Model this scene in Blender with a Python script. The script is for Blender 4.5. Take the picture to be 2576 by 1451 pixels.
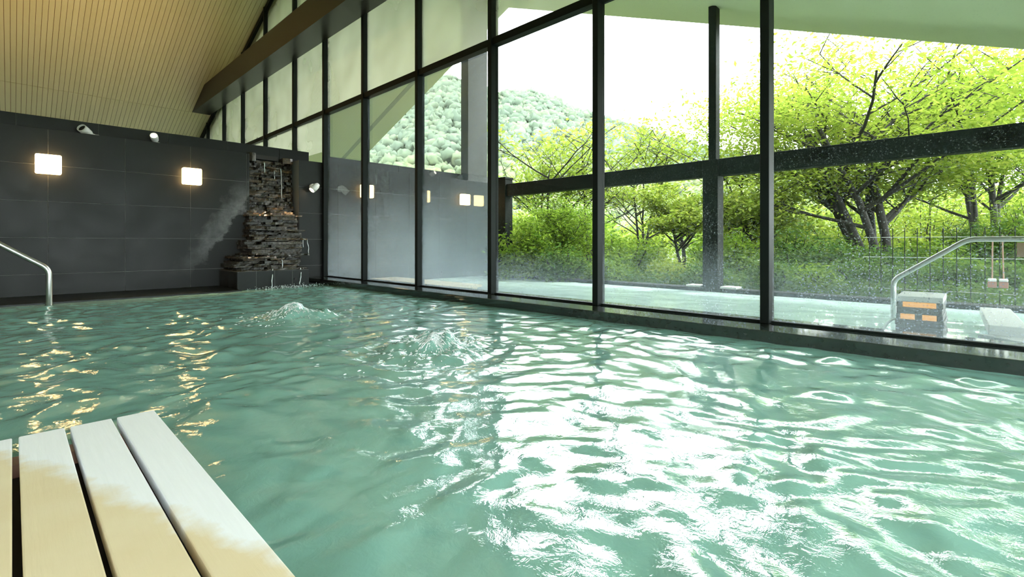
import bpy, math, random
import numpy as np
from mathutils import Vector, Matrix

for _o in list(bpy.data.objects):
    bpy.data.objects.remove(_o)
SC = bpy.context.scene
COL = SC.collection
random.seed(7)
RNG = np.random.default_rng(7)

# ------------------------------------------------------------------ camera
CAM_H = 0.553
cam_d = bpy.data.cameras.new('camera')
cam = bpy.data.objects.new('camera', cam_d)
COL.objects.link(cam)
cam.location = (0, 0, CAM_H)
cam.rotation_euler = (math.radians(90), 0, math.radians(-45.9))
cam_d.sensor_width = 36
cam_d.lens = 36 * 1219 / 2576
cam_d.shift_y = -113.5 / 2576
cam_d.clip_end = 1000
cam_d.clip_start = 0.02
SC.camera = cam

# ------------------------------------------------------------------ sky, sun, exposure
world = bpy.data.worlds.new('overcast_sky')
SC.world = world
world.use_nodes = True
bg = world.node_tree.nodes['Background']
bg.inputs['Color'].default_value = (0.93, 0.97, 1.0, 1)
bg.inputs['Strength'].default_value = 5.0
sun_d = bpy.data.lights.new('sun', 'SUN')
sun_d.energy = 3.0
sun_d.angle = math.radians(12)
sun_d.color = (1, 0.95, 0.85)
sun = bpy.data.objects.new('sun', sun_d)
COL.objects.link(sun)
sun.location = (20, -5, 30)
sun.rotation_euler = Vector((-0.42, 0.30, -0.86)).to_track_quat('-Z', 'Y').to_euler()
SC.view_settings.view_transform = 'Standard'
SC.view_settings.look = 'None'
SC.view_settings.exposure = 1.2
SC.view_settings.gamma = 1.0
SC.view_settings.use_curve_mapping = False
SC.cycles.use_denoising = True
SC.cycles.max_bounces = 4
SC.cycles.use_adaptive_sampling = True
SC.cycles.adaptive_threshold = 0.14
SC.cycles.diffuse_bounces = 3
SC.cycles.glossy_bounces = 2
SC.cycles.transparent_max_bounces = 6
SC.cycles.caustics_reflective = False
SC.cycles.caustics_refractive = False
SC.cycles.sample_clamp_indirect = 8.0

# ------------------------------------------------------------------ helpers
def wloc(o):
    v = Vector((0, 0, 0))
    while o is not None:
        v = v + Vector(o.location)
        o = o.parent
    return v

def tag(o, label=None, cat=None, group=None, kind=None):
    if label: o['label'] = label
    if cat: o['category'] = cat
    if group: o['group'] = group
    if kind: o['kind'] = kind
    return o

def thing(name, loc, label=None, cat=None, group=None, kind=None):
    o = bpy.data.objects.new(name, None)
    o.empty_display_size = 0.1
    COL.objects.link(o)
    o.location = loc
    return tag(o, label, cat, group, kind)

def link(name, me, loc, parent=None):
    o = bpy.data.objects.new(name, me)
    COL.objects.link(o)
    if parent is not None:
        o.parent = parent
        o.location = Vector(loc) - wloc(parent)
    else:
        o.location = loc
    return o

class MB:
    """collects vertices and faces in world space; build() links one mesh object"""
    def __init__(s): s.v = []; s.f = []
    def add(s, vs, fs):
        b = len(s.v)
        s.v += [tuple(p) for p in vs]
        s.f += [tuple(b + i for i in f) for f in fs]
        return s
    def box(s, x0, x1, y0, y1, z0, z1):
        return s.add([(x0,y0,z0),(x1,y0,z0),(x1,y1,z0),(x0,y1,z0),(x0,y0,z1),(x1,y0,z1),(x1,y1,z1),(x0,y1,z1)],
                     [(0,3,2,1),(4,5,6,7),(0,1,5,4),(1,2,6,5),(2,3,7,6),(3,0,4,7)])
    def prism_x(s, poly, x0, x1):          # poly in (y,z)
        n = len(poly)
        vs = [(x0, y, z) for y, z in poly] + [(x1, y, z) for y, z in poly]
        fs = [tuple(range(n)), tuple(range(2*n-1, n-1, -1))]
        fs += [(i, i+n, (i+1) % n + n, (i+1) % n) for i in range(n)]
        return s.add(vs, fs)
    def prism_z(s, poly, z0, z1, top=None):          # poly in (x,y)
        n = len(poly)
        top = top or poly
        vs = [(x, y, z0) for x, y in poly] + [(x, y, z1) for x, y in top]
        fs = [tuple(range(n-1, -1, -1)), tuple(range(n, 2*n))]
        fs += [(i, (i+1) % n, (i+1) % n + n, i+n) for i in range(n)]
        return s.add(vs, fs)
    def tube(s, path, r, n=8, caps=True):
        P = [Vector(p) for p in path]
        R = r if isinstance(r, (list, tuple)) else [r] * len(P)
        vs = []; fs = []
        prev = None
        for i, p in enumerate(P):
            d = (P[min(i+1, len(P)-1)] - P[max(i-1, 0)]).normalized()
            if prev is None:
                a = d.orthogonal().normalized()
            else:
                a = (prev - d * prev.dot(d))
                a = a.normalized() if a.length > 1e-6 else d.orthogonal().normalized()
            prev = a
            b = d.cross(a)
            for k in range(n):
                t = 2 * math.pi * k / n
                vs.append(p + (a * math.cos(t) + b * math.sin(t)) * R[i])
        for i in range(len(P) - 1):
            for k in range(n):
                fs.append((i*n+k, i*n+(k+1) % n, (i+1)*n+(k+1) % n, (i+1)*n+k))
        if caps:
            fs.append(tuple(range(n-1, -1, -1)))
            fs.append(tuple((len(P)-1)*n + k for k in range(n)))
        return s.add(vs, fs)
    def build(s, name, mat, parent=None, smooth=False, bevel=0, seg=2):
        A = np.array(s.v)
        lo, hi = A.min(0), A.max(0)
        org = Vector(((lo[0]+hi[0])/2, (lo[1]+hi[1])/2, lo[2]))
        me = bpy.data.meshes.new(name)
        me.from_pydata([tuple(Vector(p) - org) for p in s.v], [], s.f)
        if smooth:
            me.polygons.foreach_set('use_smooth', [True] * len(me.polygons))
        me.materials.append(mat)
        me.update()
        o = link(name, me, org, parent)
        if bevel:
            m = o.modifiers.new('bevel', 'BEVEL'); m.width = bevel; m.segments = seg; m.limit_method = 'ANGLE'
        return o

def struct(o, label=None, cat=None):
    o['kind'] = 'structure'
    return tag(o, label, cat)

def np_mesh(name, V, F, mat, loc=(0,0,0), parent=None, smooth=False):
    """F: (n,k) int array of equal-size faces"""
    me = bpy.data.meshes.new(name)
    V = np.asarray(V, dtype=np.float32); F = np.asarray(F, dtype=np.int32)
    k = F.shape[1]
    me.vertices.add(len(V)); me.vertices.foreach_set('co', V.ravel())
    me.loops.add(F.size); me.loops.foreach_set('vertex_index', F.ravel())
    me.polygons.add(len(F))
    me.polygons.foreach_set('loop_start', np.arange(0, F.size, k, dtype=np.int32))
    me.polygons.foreach_set('loop_total', np.full(len(F), k, dtype=np.int32))
    if smooth: me.polygons.foreach_set('use_smooth', np.ones(len(F), dtype=bool))
    me.materials.append(mat)
    me.update(calc_edges=True)
    return link(name, me, loc, parent)

# ------------------------------------------------------------------ materials
class NT:
    def __init__(s, name):
        s.m = bpy.data.materials.new(name); s.m.use_nodes = True
        s.t = s.m.node_tree; s.t.nodes.clear()
        s.out = s.n('ShaderNodeOutputMaterial')
    def n(s, typ, **kw):
        nd = s.t.nodes.new(typ)
        for k, v in kw.items():
            if hasattr(nd, k) and not k.startswith('i_'): setattr(nd, k, v)
        return nd
    def l(s, a, b): s.t.links.new(a, b)
    def pos(s):
        if not hasattr(s, '_p'): s._p = s.n('ShaderNodeNewGeometry')
        return s._p.outputs['Position']
    def noise(s, scale, detail=3, rough=0.5, vec=None, dist=0.0, stretch=None):
        v = vec or s.pos()
        if stretch:
            mp = s.n('ShaderNodeVectorMath', operation='MULTIPLY'); s.l(v, mp.inputs[0]); mp.inputs[1].default_value = stretch; v = mp.outputs[0]
        nd = s.n('ShaderNodeTexNoise'); nd.inputs['Scale'].default_value = scale
        nd.inputs['Detail'].default_value = detail; nd.inputs['Roughness'].default_value = rough
        nd.inputs['Distortion'].default_value = dist
        s.l(v, nd.inputs['Vector']); return nd.outputs['Fac']
    def ramp(s, fac, stops):
        r = s.n('ShaderNodeValToRGB'); e = r.color_ramp.elements
        while len(e) < len(stops): e.new(0.5)
        for i, (p, c) in enumerate(stops):
            e[i].position = p; e[i].color = (*c, 1) if len(c) == 3 else c
        s.l(fac, r.inputs[0]); return r.outputs[0]
    def math(s, op, a, b=0.0, c=None, clamp=False):
        m = s.n('ShaderNodeMath', operation=op); m.use_clamp = clamp
        for i, x in enumerate((a, b, c)):
            if x is None: continue
            if isinstance(x, (int, float)): m.inputs[i].default_value = x
            else: s.l(x, m.inputs[i])
        return m.outputs[0]
    def rng(s, v, a, b, c=0.0, d=1.0):
        m = s.n('ShaderNodeMapRange'); s.l(v, m.inputs[0])
        for i, x in enumerate((a, b, c, d)): m.inputs[i+1].default_value = x
        return m.outputs[0]
    def sep(s, v):
        x = s.n('ShaderNodeSeparateXYZ'); s.l(v, x.inputs[0]); return x.outputs
    def mixc(s, fac, a, b, mode='MIX'):
        m = s.n('ShaderNodeMix', data_type='RGBA', blend_type=mode)
        for i, x in ((0, fac), (6, a), (7, b)):
            if isinstance(x, (int, float)): m.inputs[i].default_value = x
            elif isinstance(x, tuple): m.inputs[i].default_value = (*x, 1)
            else: s.l(x, m.inputs[i])
        return m.outputs[2]
    def bump(s, h, strength=0.3, dist=0.01):
        b = s.n('ShaderNodeBump'); b.inputs['Strength'].default_value = strength; b.inputs['Distance'].default_value = dist
        s.l(h, b.inputs['Height']); return b.outputs[0]
    def pbr(s, col, rough=0.5, metal=0.0, ior=1.5, normal=None, emit=None, estr=0.0, spec=None):
        p = s.n('ShaderNodeBsdfPrincipled')
        for k, x in (('Base Color', col), ('Roughness', rough), ('Metallic', metal), ('IOR', ior)):
            if isinstance(x, (int, float)): p.inputs[k].default_value = x
            elif isinstance(x, tuple): p.inputs[k].default_value = (*x, 1)
            else: s.l(x, p.inputs[k])
        if normal is not None: s.l(normal, p.inputs['Normal'])
        if emit is not None:
            p.inputs['Emission Color'].default_value = (*emit, 1); p.inputs['Emission Strength'].default_value = estr
        if spec is not None: p.inputs['Specular IOR Level'].default_value = spec
        s.l(p.outputs[0], s.out.inputs[0]); s.p = p
        return s.m

def simple(name, col, rough=0.5, metal=0.0, var=0.0, vscale=6.0, bump=0.0, bscale=40, **kw):
    t = NT(name)
    c = col
    if var:
        f = t.noise(vscale, 4)
        c = t.mixc(f, tuple(x * (1 - var) for x in col), tuple(min(1, x * (1 + var)) for x in col))
    nm = t.bump(t.noise(bscale, 3), bump, 0.01) if bump else None
    return t.pbr(c, rough, metal, normal=nm, **kw)

def emission(name, col, strength):
    t = NT(name); e = t.n('ShaderNodeEmission'); e.inputs[0].default_value = (*col, 1); e.inputs[1].default_value = strength
    t.l(e.outputs[0], t.out.inputs[0]); return t.m

M = {}
M['frame'] = simple('dark_bronze_metal', (0.006, 0.009, 0.008), 0.5, 0.0, spec=0.15)
M['beam'] = simple('dark_painted_steel', (0.010, 0.0095, 0.008), 0.34, spec=0.3)
M['ext_dark'] = simple('dark_stained_timber', (0.006, 0.009, 0.008), 0.6, var=0.35, vscale=9, bump=0.15, spec=0.2)
M['plaster'] = simple('pale_wall_plaster', (0.75, 0.74, 0.70), 0.8)
M['soffit'] = simple('cream_soffit_board', (0.62, 0.64, 0.44), 0.7, var=0.03, vscale=2)
M['soffit_strip'] = simple('grey_soffit_vent', (0.33, 0.35, 0.29), 0.7)
M['chrome'] = simple('brushed_stainless_steel', (0.45, 0.45, 0.44), 0.34, 1.0)
M['white_metal'] = simple('white_enamel', (0.78, 0.76, 0.76), 0.35)
M['black'] = simple('lamp_black', (0.012, 0.010, 0.010), 0.6)
M['dark_wet'] = simple('wet_black_stone', (0.012, 0.016, 0.016), 0.10, var=0.4, vscale=5, bump=0.25, bscale=14)
M['sunk_stone'] = simple('black_sunken_stone', (0.006, 0.009, 0.009), 0.35, bump=0.3, bscale=9, spec=0.2)
M['grout'] = simple('grey_grout', (0.17, 0.175, 0.17), 0.8)
M['sill'] = simple('polished_dark_granite', (0.022, 0.028, 0.026), 0.07, var=0.2, vscale=30, ior=1.7)
M['pale_stone'] = simple('pale_grey_stone', (0.58, 0.58, 0.56), 0.6, var=0.12, vscale=14)
M['lamp'] = emission('warm_lamp_glass', (1.0, 0.64, 0.26), 7.0)
M['lens'] = emission('spot_lens_glow', (1.0, 0.80, 0.5), 14.0)
M['amber'] = emission('amber_light_panel', (1.0, 0.50, 0.11), 0.42)
M['red'] = simple('red_plastic', (0.42, 0.20, 0.15), 0.5)
M['pinkwood'] = simple('reddish_wood_handle', (0.42, 0.24, 0.17), 0.6)
M['brown'] = simple('brown_board', (0.16, 0.10, 0.05), 0.7)

def mat_tile():
    t = NT('charcoal_slate_tile')
    p = t.pos()
    oi = t.n('ShaderNodeObjectInfo')
    n1 = t.noise(3.0, 5, 0.6); n2 = t.noise(60, 3)
    base = t.mixc(n1, (0.010, 0.0115, 0.0115), (0.020, 0.022, 0.022))
    base = t.mixc(t.math('MULTIPLY', oi.outputs['Random'], 0.35), base, (0.024, 0.025, 0.025))
    # lime scale left by the water beside the fall: follows a slanted ragged edge on the wall
    xyz = t.sep(p)
    line = t.math('ADD', xyz[0], t.math('MULTIPLY', xyz[2], -0.62))
    ragged = t.math('ADD', line, t.math('MULTIPLY', t.math('SUBTRACT', t.noise(4.5, 6, 0.65), 0.5), 0.55))
    band = t.math('MULTIPLY', t.rng(ragged, 1.18, 1.42), t.rng(ragged, 1.51, 1.46))
    zm = t.math('MULTIPLY', t.rng(xyz[2], 0.15, 0.6), t.rng(xyz[2], 1.45, 1.1))
    xm = t.rng(xyz[0], 2.6, 2.2)
    lime = t.math('MULTIPLY', t.math('MULTIPLY', band, zm), t.math('MULTIPLY', xm, t.noise(12, 5, 0.7)))
    base = t.mixc(t.math('MULTIPLY', lime, 0.8, clamp=True), base, (0.30, 0.30, 0.31))
    rough = t.rng(n1, 0.3, 0.7, 0.34, 0.5)
    return t.pbr(base, rough, normal=t.bump(t.math('ADD', n2, n1), 0.12, 0.004), spec=0.22)
M['tile'] = mat_tile()

def mat_board():
    t = NT('cream_ceiling_board')
    oi = t.n('ShaderNodeObjectInfo')
    c = t.mixc(oi.outputs['Random'], (0.74, 0.675, 0.36), (0.82, 0.75, 0.42))
    return t.pbr(t.mixc(t.noise(5, 3, stretch=(6, 0.6, 0.6)), c, (0.78, 0.71, 0.39)), 0.5)
M['board'] = mat_board()
M['ceil_gap'] = simple('brown_board_joint', (0.20, 0.12, 0.05), 0.8)

def mat_stone():
    t = NT('wet_ledge_stone')
    oi = t.n('ShaderNodeObjectInfo')
    c = t.ramp(oi.outputs['Random'], [(0.0, (0.016, 0.014, 0.011)), (0.4, (0.040, 0.034, 0.024)), (0.65, (0.065, 0.050, 0.030)), (0.85, (0.12, 0.075, 0.035)), (1.0, (0.10, 0.095, 0.088))])
    n = t.noise(35, 5, 0.65)
    c = t.mixc(t.rng(n, 0.35, 0.7), c, (0.012, 0.011, 0.009))
    return t.pbr(c, t.rng(t.noise(18, 3), 0.35, 0.65, 0.07, 0.3), normal=t.bump(n, 0.4, 0.02))
M['stone'] = mat_stone()

def mat_water(name, deep, light, bscale, bstr, ior=1.45, rough=0.03):
    t = NT(name)
    c = t.mixc(t.noise(1.3, 3), deep, light)
    h = t.noise(bscale, 4, 0.62, dist=0.6)
    return t.pbr(c, rough, ior=ior, normal=t.bump(h, bstr, 0.02))
M['water'] = mat_water('turquoise_spring_water', (0.190, 0.375, 0.325), (0.225, 0.425, 0.37), 28, 0.08, ior=2.25)
M['water_out'] = mat_water('milky_outdoor_water', (0.58, 0.78, 0.75), (0.64, 0.82, 0.79), 7, 0.04, ior=1.33)
M['trickle'] = simple('white_running_water', (0.72, 0.76, 0.76), 0.1)

def mat_wood():
    t = NT('bleached_bench_wood')
    xyz = t.sep(t.pos())
    grain = t.noise(9, 5, 0.6, stretch=(14, 0.8, 1))
    pale = t.mixc(grain, (0.83, 0.835, 0.87), (0.92, 0.925, 0.96))
    tan = t.mixc(t.noise(7, 4), (0.70, 0.55, 0.33), (0.80, 0.69, 0.49))
    # wet, stained end of the boards with a ragged tide line
    e = t.math('ADD', xyz[1], t.math('MULTIPLY', xyz[0], 2.9))
    e = t.math('ADD', e, t.math('MULTIPLY', t.math('SUBTRACT', t.noise(11, 5, 0.6), 0.5), 0.32))
    return t.pbr(t.mixc(t.rng(e, 1.62, 1.50), pale, tan), 0.55, normal=t.bump(grain, 0.15, 0.004))
M['bench'] = mat_wood()
M['deckwood'] = simple('pale_cypress_deck', (0.72, 0.60, 0.42), 0.6, var=0.12, vscale=5)

def mat_post():
    t = NT('weathered_post_timber')
    g = t.noise(5, 5, 0.6, stretch=(1, 1, 9), dist=1.0)
    return t.pbr(t.ramp(g, [(0.3, (0.02, 0.023, 0.022)), (0.7, (0.05, 0.053, 0.051))]), 0.6)
M['post'] = mat_post()

def mat_leaf(name, c0, c1, c2, trans=0.5):
    t = NT(name)
    g = t.n('ShaderNodeNewGeometry')
    c = t.ramp(g.outputs['Random Per Island'], [(0.0, c0), (0.55, c1), (1.0, c2)])
    d = t.n('ShaderNodeBsdfDiffuse'); tr = t.n('ShaderNodeBsdfTranslucent')
    t.l(c, d.inputs[0]); t.l(t.mixc(0.35, c, (0.30, 0.40, 0.05)), tr.inputs[0])
    mx = t.n('ShaderNodeMixShader'); mx.inputs[0].default_value = trans
    t.l(d.outputs[0], mx.inputs[1]); t.l(tr.outputs[0], mx.inputs[2])
    t.l(mx.outputs[0], t.out.inputs[0]); return t.m
M['leaf_y'] = mat_leaf('yellow_green_leaf', (0.12, 0.19, 0.022), (0.215, 0.295, 0.04), (0.33, 0.365, 0.07))
M['leaf_g'] = mat_leaf('fresh_green_leaf', (0.05, 0.12, 0.014), (0.12, 0.22, 0.022), (0.21, 0.31, 0.04))
M['leaf_d'] = mat_leaf('deep_green_leaf', (0.022, 0.062, 0.016), (0.055, 0.125, 0.03), (0.12, 0.20, 0.045), 0.35)
M['bark'] = simple('dark_grey_bark', (0.018, 0.016, 0.013), 0.8, var=0.4, vscale=12, bump=0.4)
M['ground'] = simple('grass_and_gravel', (0.045, 0.065, 0.028), 0.9, var=0.4, vscale=0.7)
M['hill'] = simple('forest_floor_green', (0.11, 0.145, 0.09), 0.9)
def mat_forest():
    t = NT('haze_tinted_forest_crowns')
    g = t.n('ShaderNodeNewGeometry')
    # broadleaf woods above, haze put into their colour; pale bamboo on the lower slope
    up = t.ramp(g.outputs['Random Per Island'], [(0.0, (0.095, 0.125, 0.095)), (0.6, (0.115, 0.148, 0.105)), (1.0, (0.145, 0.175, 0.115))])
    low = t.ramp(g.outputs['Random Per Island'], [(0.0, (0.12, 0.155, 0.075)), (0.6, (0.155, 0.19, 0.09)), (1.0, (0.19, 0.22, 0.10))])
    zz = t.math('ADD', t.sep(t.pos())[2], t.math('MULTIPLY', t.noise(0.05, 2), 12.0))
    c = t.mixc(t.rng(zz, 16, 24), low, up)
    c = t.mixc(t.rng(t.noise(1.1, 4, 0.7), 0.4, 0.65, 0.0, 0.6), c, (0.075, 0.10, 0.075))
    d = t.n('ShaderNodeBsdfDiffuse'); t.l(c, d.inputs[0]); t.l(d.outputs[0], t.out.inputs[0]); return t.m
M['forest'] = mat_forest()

def mat_glass(name, base, bottom, zlo, zhi, drops, streak, top=0.0, tint=(0.74, 0.86, 0.95)):
    """thin clear glass with condensation: base film, denser towards the bottom (outdoor steam haze put in too) or top, droplets, running streaks"""
    t = NT(name)
    xyz = t.sep(t.pos())
    soft = t.noise(1.1, 2, 0.5)
    f = t.math('MULTIPLY', t.rng(xyz[2], zlo, zhi, 1.0, 0.0), bottom)  # lower veil also puts the steam haze from outdoors onto the pane
    f = t.math('ADD', f, t.math('MULTIPLY', t.rng(xyz[2], zlo, zhi, 0.0, 1.0), top))
    f = t.math('ADD', f, base)
    f = t.math('MULTIPLY', f, t.rng(soft, 0.25, 0.7, 0.6, 1.25))
    if streak:
        st = t.noise(3.0, 5, 0.65, stretch=(1, 9, 0.7))
        f = t.math('ADD', f, t.math('MULTIPLY', t.rng(st, 0.45, 0.7, -1, 1), streak))
    if drops:
        v = t.n('ShaderNodeTexVoronoi'); v.inputs['Scale'].default_value = 85; t.l(t.pos(), v.inputs['Vector'])
        rnd = t.sep(v.outputs['Color'])
        dm = t.math('MULTIPLY', t.math('LESS_THAN', v.outputs['Distance'], 0.30), t.math('GREATER_THAN', rnd[0], 0.80))
        dm = t.math('MULTIPLY', dm, t.rng(soft, 0.35, 0.65, 0.3, 1.0))
        dm = t.math('MULTIPLY', dm, t.rng(xyz[2], 0.5, 1.25, 1.0, 0.12))
        f = t.math('ADD', f, t.math('MULTIPLY', dm, drops))
    f = t.math('MINIMUM', t.math('MAXIMUM', f, 0.0), 0.93)
    tp = t.n('ShaderNodeBsdfTransparent'); tp.inputs[0].default_value = (0.94, 0.97, 0.95, 1)
    gl = t.n('ShaderNodeBsdfGlossy'); gl.inputs['Roughness'].default_value = 0.0
    lw = t.n('ShaderNodeFresnel'); lw.inputs['IOR'].default_value = 1.35
    tl = t.n('ShaderNodeBsdfTranslucent'); tl.inputs[0].default_value = (*tint, 1)
    df = t.n('ShaderNodeBsdfDiffuse'); df.inputs[0].default_value = (*[x*0.9 for x in tint], 1)
    a = t.n('ShaderNodeMixShader'); t.l(t.math('MULTIPLY', lw.outputs[0], 0.22), a.inputs[0]); t.l(tp.outputs[0], a.inputs[1]); t.l(gl.outputs[0], a.inputs[2])
    b = t.n('ShaderNodeMixShader'); b.inputs[0].default_value = 0.35; t.l(tl.outputs[0], b.inputs[1]); t.l(df.outputs[0], b.inputs[2])
    c = t.n('ShaderNodeMixShader'); t.l(f, c.inputs[0]); t.l(a.outputs[0], c.inputs[1]); t.l(b.outputs[0], c.inputs[2])
    t.l(c.outputs[0], t.out.inputs[0]); return t.m
M['glass_plain'] = mat_glass('plain_glass', 0.0, 0.0, 0.0, 1.0, 0.0, 0.0)
M['glass_hazy'] = mat_glass('steamed_glass', 0.022, 0.17, 0.1, 1.25, 0.10, 0.0)
M['glass_clear'] = mat_glass('clear_glass_light_steam', 0.0, 0.17, 0.05, 0.48, 0.14, 0.0)
M['glass_drops'] = mat_glass('glass_with_droplets', 0.004, 0.16, 0.05, 0.55, 0.3, 0.0)
M['glass_frost'] = mat_glass('fogged_glass', 0.24, 0.05, 2.5, 3.6, 0.0, 0.0, 0.05, (0.96, 0.95, 0.78))
M['glass_mid'] = mat_glass('lightly_fogged_glass', 0.04, 0.0, 2.5, 3.6, 0.12, 0.0, 0.05)

# ------------------------------------------------------------------ room shell
YB = 7.0                                   # face of the tiled wall
RIDGE_Y, RIDGE_Z, SLOPE = 7.13, 5.75, 0.393
def ceil_z(y): return RIDGE_Z - SLOPE * abs(y - RIDGE_Y)
def soff_z(y): return 5.50 - 0.396 * abs(y - RIDGE_Y)
XL, YF, YR = -4.0, -1.7, 16.0
XG = 3.185                                 # room-side face of the mullions
XROOF = 7.26

struct(MB().box(XL, 3.5, YF, YR, -0.85, -0.75).build('floor', M['dark_wet']))
struct(MB().prism_x([(YF, -0.75), (YR, -0.75), (YR, ceil_z(YR)), (RIDGE_Y, RIDGE_Z), (YF, ceil_z(YF))], XL-0.15, XL).build('wall_left', M['plaster']))
struct(MB().box(XL, 3.4, YF-0.15, YF, -0.75, 0.35).box(XL, 3.4, YF-0.15, YF, 2.12, ceil_z(YF)).box(XL, -3.7, YF-0.15, YF, 0.35, 2.12).box(3.0, 3.4, YF-0.15, YF, 0.35, 2.12).build('wall_front', M['plaster']))
added_win = thing('added_window', (-0.35, YF-0.08, 0.35), kind='structure')  # extra window added behind the camera to brighten the bath with sky light
for k in range(5):
    a = -3.7 + k*1.34
    MB().box(a+0.03, a+1.31, YF-0.085, YF-0.078, 0.35, 2.12).build('pane', M['glass_plain'], added_win)
    MB().box(a-0.03, a+0.03, YF-0.12, YF-0.04, 0.35, 2.12).build('mullion', M['frame'], added_win)
struct(MB().box(XL, 3.4, YR, YR+0.15, -0.75, ceil_z(YR)).build('wall_far', M['plaster']))

# roof slab and soffit
def roof_poly(zf, th, y0, y1):
    return [(y0, zf(y0)), (RIDGE_Y, zf(RIDGE_Y)), (y1, zf(y1)), (y1, zf(y1)+th), (RIDGE_Y, zf(RIDGE_Y)+th), (y0, zf(y0)+th)]
ceiling = MB().prism_x(roof_poly(lambda y: ceil_z(y)+0.012, 0.25, YF-0.3, YR+0.3), XL-0.2, 3.34).build('ceiling', M['ceil_gap'])
struct(ceiling)
soffit = MB().prism_x(roof_poly(soff_z, 0.28, -4.2, 17.5), 3.34, XROOF).build('trim_1', M['soffit'])
struct(soffit)
MB().prism_x([(RIDGE_Y, soff_z(RIDGE_Y)-0.004), (17.4, soff_z(17.4)-0.004), (17.4, soff_z(17.4)+0.01), (RIDGE_Y, soff_z(RIDGE_Y)+0.01)], 6.66, 6.78).build('soffit_strip', M['soffit_strip'], soffit)
# ceiling boards: one object per board, two rows beyond the ridge, wide panels on the near slope
BW = 0.0715
def board_mesh(name, y0, y1, w):
    mb = MB(); g = 0.003
    s = math.copysign(SLOPE, RIDGE_Y - (y0+y1)/2)
    L = y1 - y0
    mb.add([(g,0,0),(w-g,0,0),(w-g,L,s*L),(g,L,s*L),(g,0,0.012),(w-g,0,0.012),(w-g,L,s*L+0.012),(g,L,s*L+0.012)],
           [(0,3,2,1),(4,5,6,7),(0,1,5,4),(1,2,6,5),(2,3,7,6),(3,0,4,7)])
    me = bpy.data.meshes.new(name); me.from_pydata(mb.v, [], mb.f); me.materials.append(M['board']); return me
rows = [(RIDGE_Y+0.01, 12.815), (12.825, YR)]
for (y0, y1) in rows:
    me = board_mesh('ceiling_board', y0, y1, BW)
    for k in range(72):
        link('ceiling_board', me, (3.27 - (k+1)*BW, y0, ceil_z(y0)), ceiling)
    me2 = board_mesh('ceiling_panel', y0, y1, 3.27-72*BW-XL)
    link('ceiling_panel', me2, (XL, y0, ceil_z(y0)), ceiling)
me3 = board_mesh('ceiling_panel', YF, RIDGE_Y-0.01, 0.45)
for k in range(16):
    link('ceiling_panel', me3, (3.27-(k+1)*0.45, YF, ceil_z(YF)), ceiling)

# tiled wall: backing, tiles proud of the grout
TW, TP = 0.635, 0.379
Z0 = 0.2327
NX0, NX1 = 2.20, 2.85                      # recess of the water fall
XEND = 6.82
wall = MB().box(XL, NX0, YB+0.005, 7.25, -0.75, 1.744).box(NX1, XEND, YB+0.005, 7.25, -0.75, 1.744).build('wall_back', M['grout'])
struct(wall)
_tile_cache = {}
def tile(x0, x1, z0, z1, y=YB, parent=wall, name='wall_tile'):
    g = 0.0022
    w, h = x1-x0-2*g, z1-z0-2*g
    key = (round(w, 3), round(h, 3))
    if key not in _tile_cache:
        c = 0.0012; D = 0.014
        me = bpy.data.meshes.new('wall_tile')
        me.from_pydata([(0,D,0),(w,D,0),(w,D,h),(0,D,h),(0,c,0),(w,c,0),(w,c,h),(0,c,h),(c,0,c),(w-c,0,c),(w-c,0,h-c),(c,0,h-c)], [],
                       [(8,9,10,11),(4,5,9,8),(5,6,10,9),(6,7,11,10),(7,4,8,11),(0,1,5,4),(1,2,6,5),(2,3,7,6),(3,0,4,7),(3,2,1,0)])
        me.materials.append(M['tile']); _tile_cache[key] = me
    return link(name, _tile_cache[key], (x0+g, y, z0+g), parent)
xs = [0.2625 + TW*k for k in range(-3, 11)]
zs = [Z0 + TP*k for k in range(-1, 5)]
for i in range(len(xs)-1):
    for (a, b) in ((XL, NX0), (NX1, XEND)):
        x0, x1 = max(xs[i], a), min(xs[i+1], b)
        if x1 - x0 < 0.03: continue
        for j in range(len(zs)-1):
            tile(x0, x1, zs[j], zs[j+1])
wall_u = MB().box(XL, 3.10, 7.255, 7.42, -0.75, 1.918).box(3.42, XEND, 7.255, 7.42, 0.5, 1.895).build('wall_back_upper', M['grout'])
struct(wall_u)
ux = [1.351 + 0.661*k for k in range(-4, 9)]
for i in range(len(ux)-1):
    for (a, b, zt) in ((-1.6, 3.10, 1.92), (3.42, XEND, 1.897)):
        x0, x1 = max(ux[i], a), min(ux[i+1], b)
        if x1 - x0 > 0.03: tile(x0, x1, 1.55, zt, 7.245, wall_u)

# submerged stone step along the tiled wall
struct(MB().box(XL, 1.84, 6.10, YB+0.004, -0.4, 0.014).box(2.71, 2.95, 6.55, YB+0.004, -0.4, 0.002).build('trim_2', M['sunk_stone']))

# sill under the glass
sill = MB().prism_x([(YF, -0.75), (YF, 0.0655), (YB, 0.0655), (YB, -0.75)], 2.925, 3.46).build('trim_3', M['sill'], bevel=0.004)
struct(sill)
for k in range(-1, 6):
    pass

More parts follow.
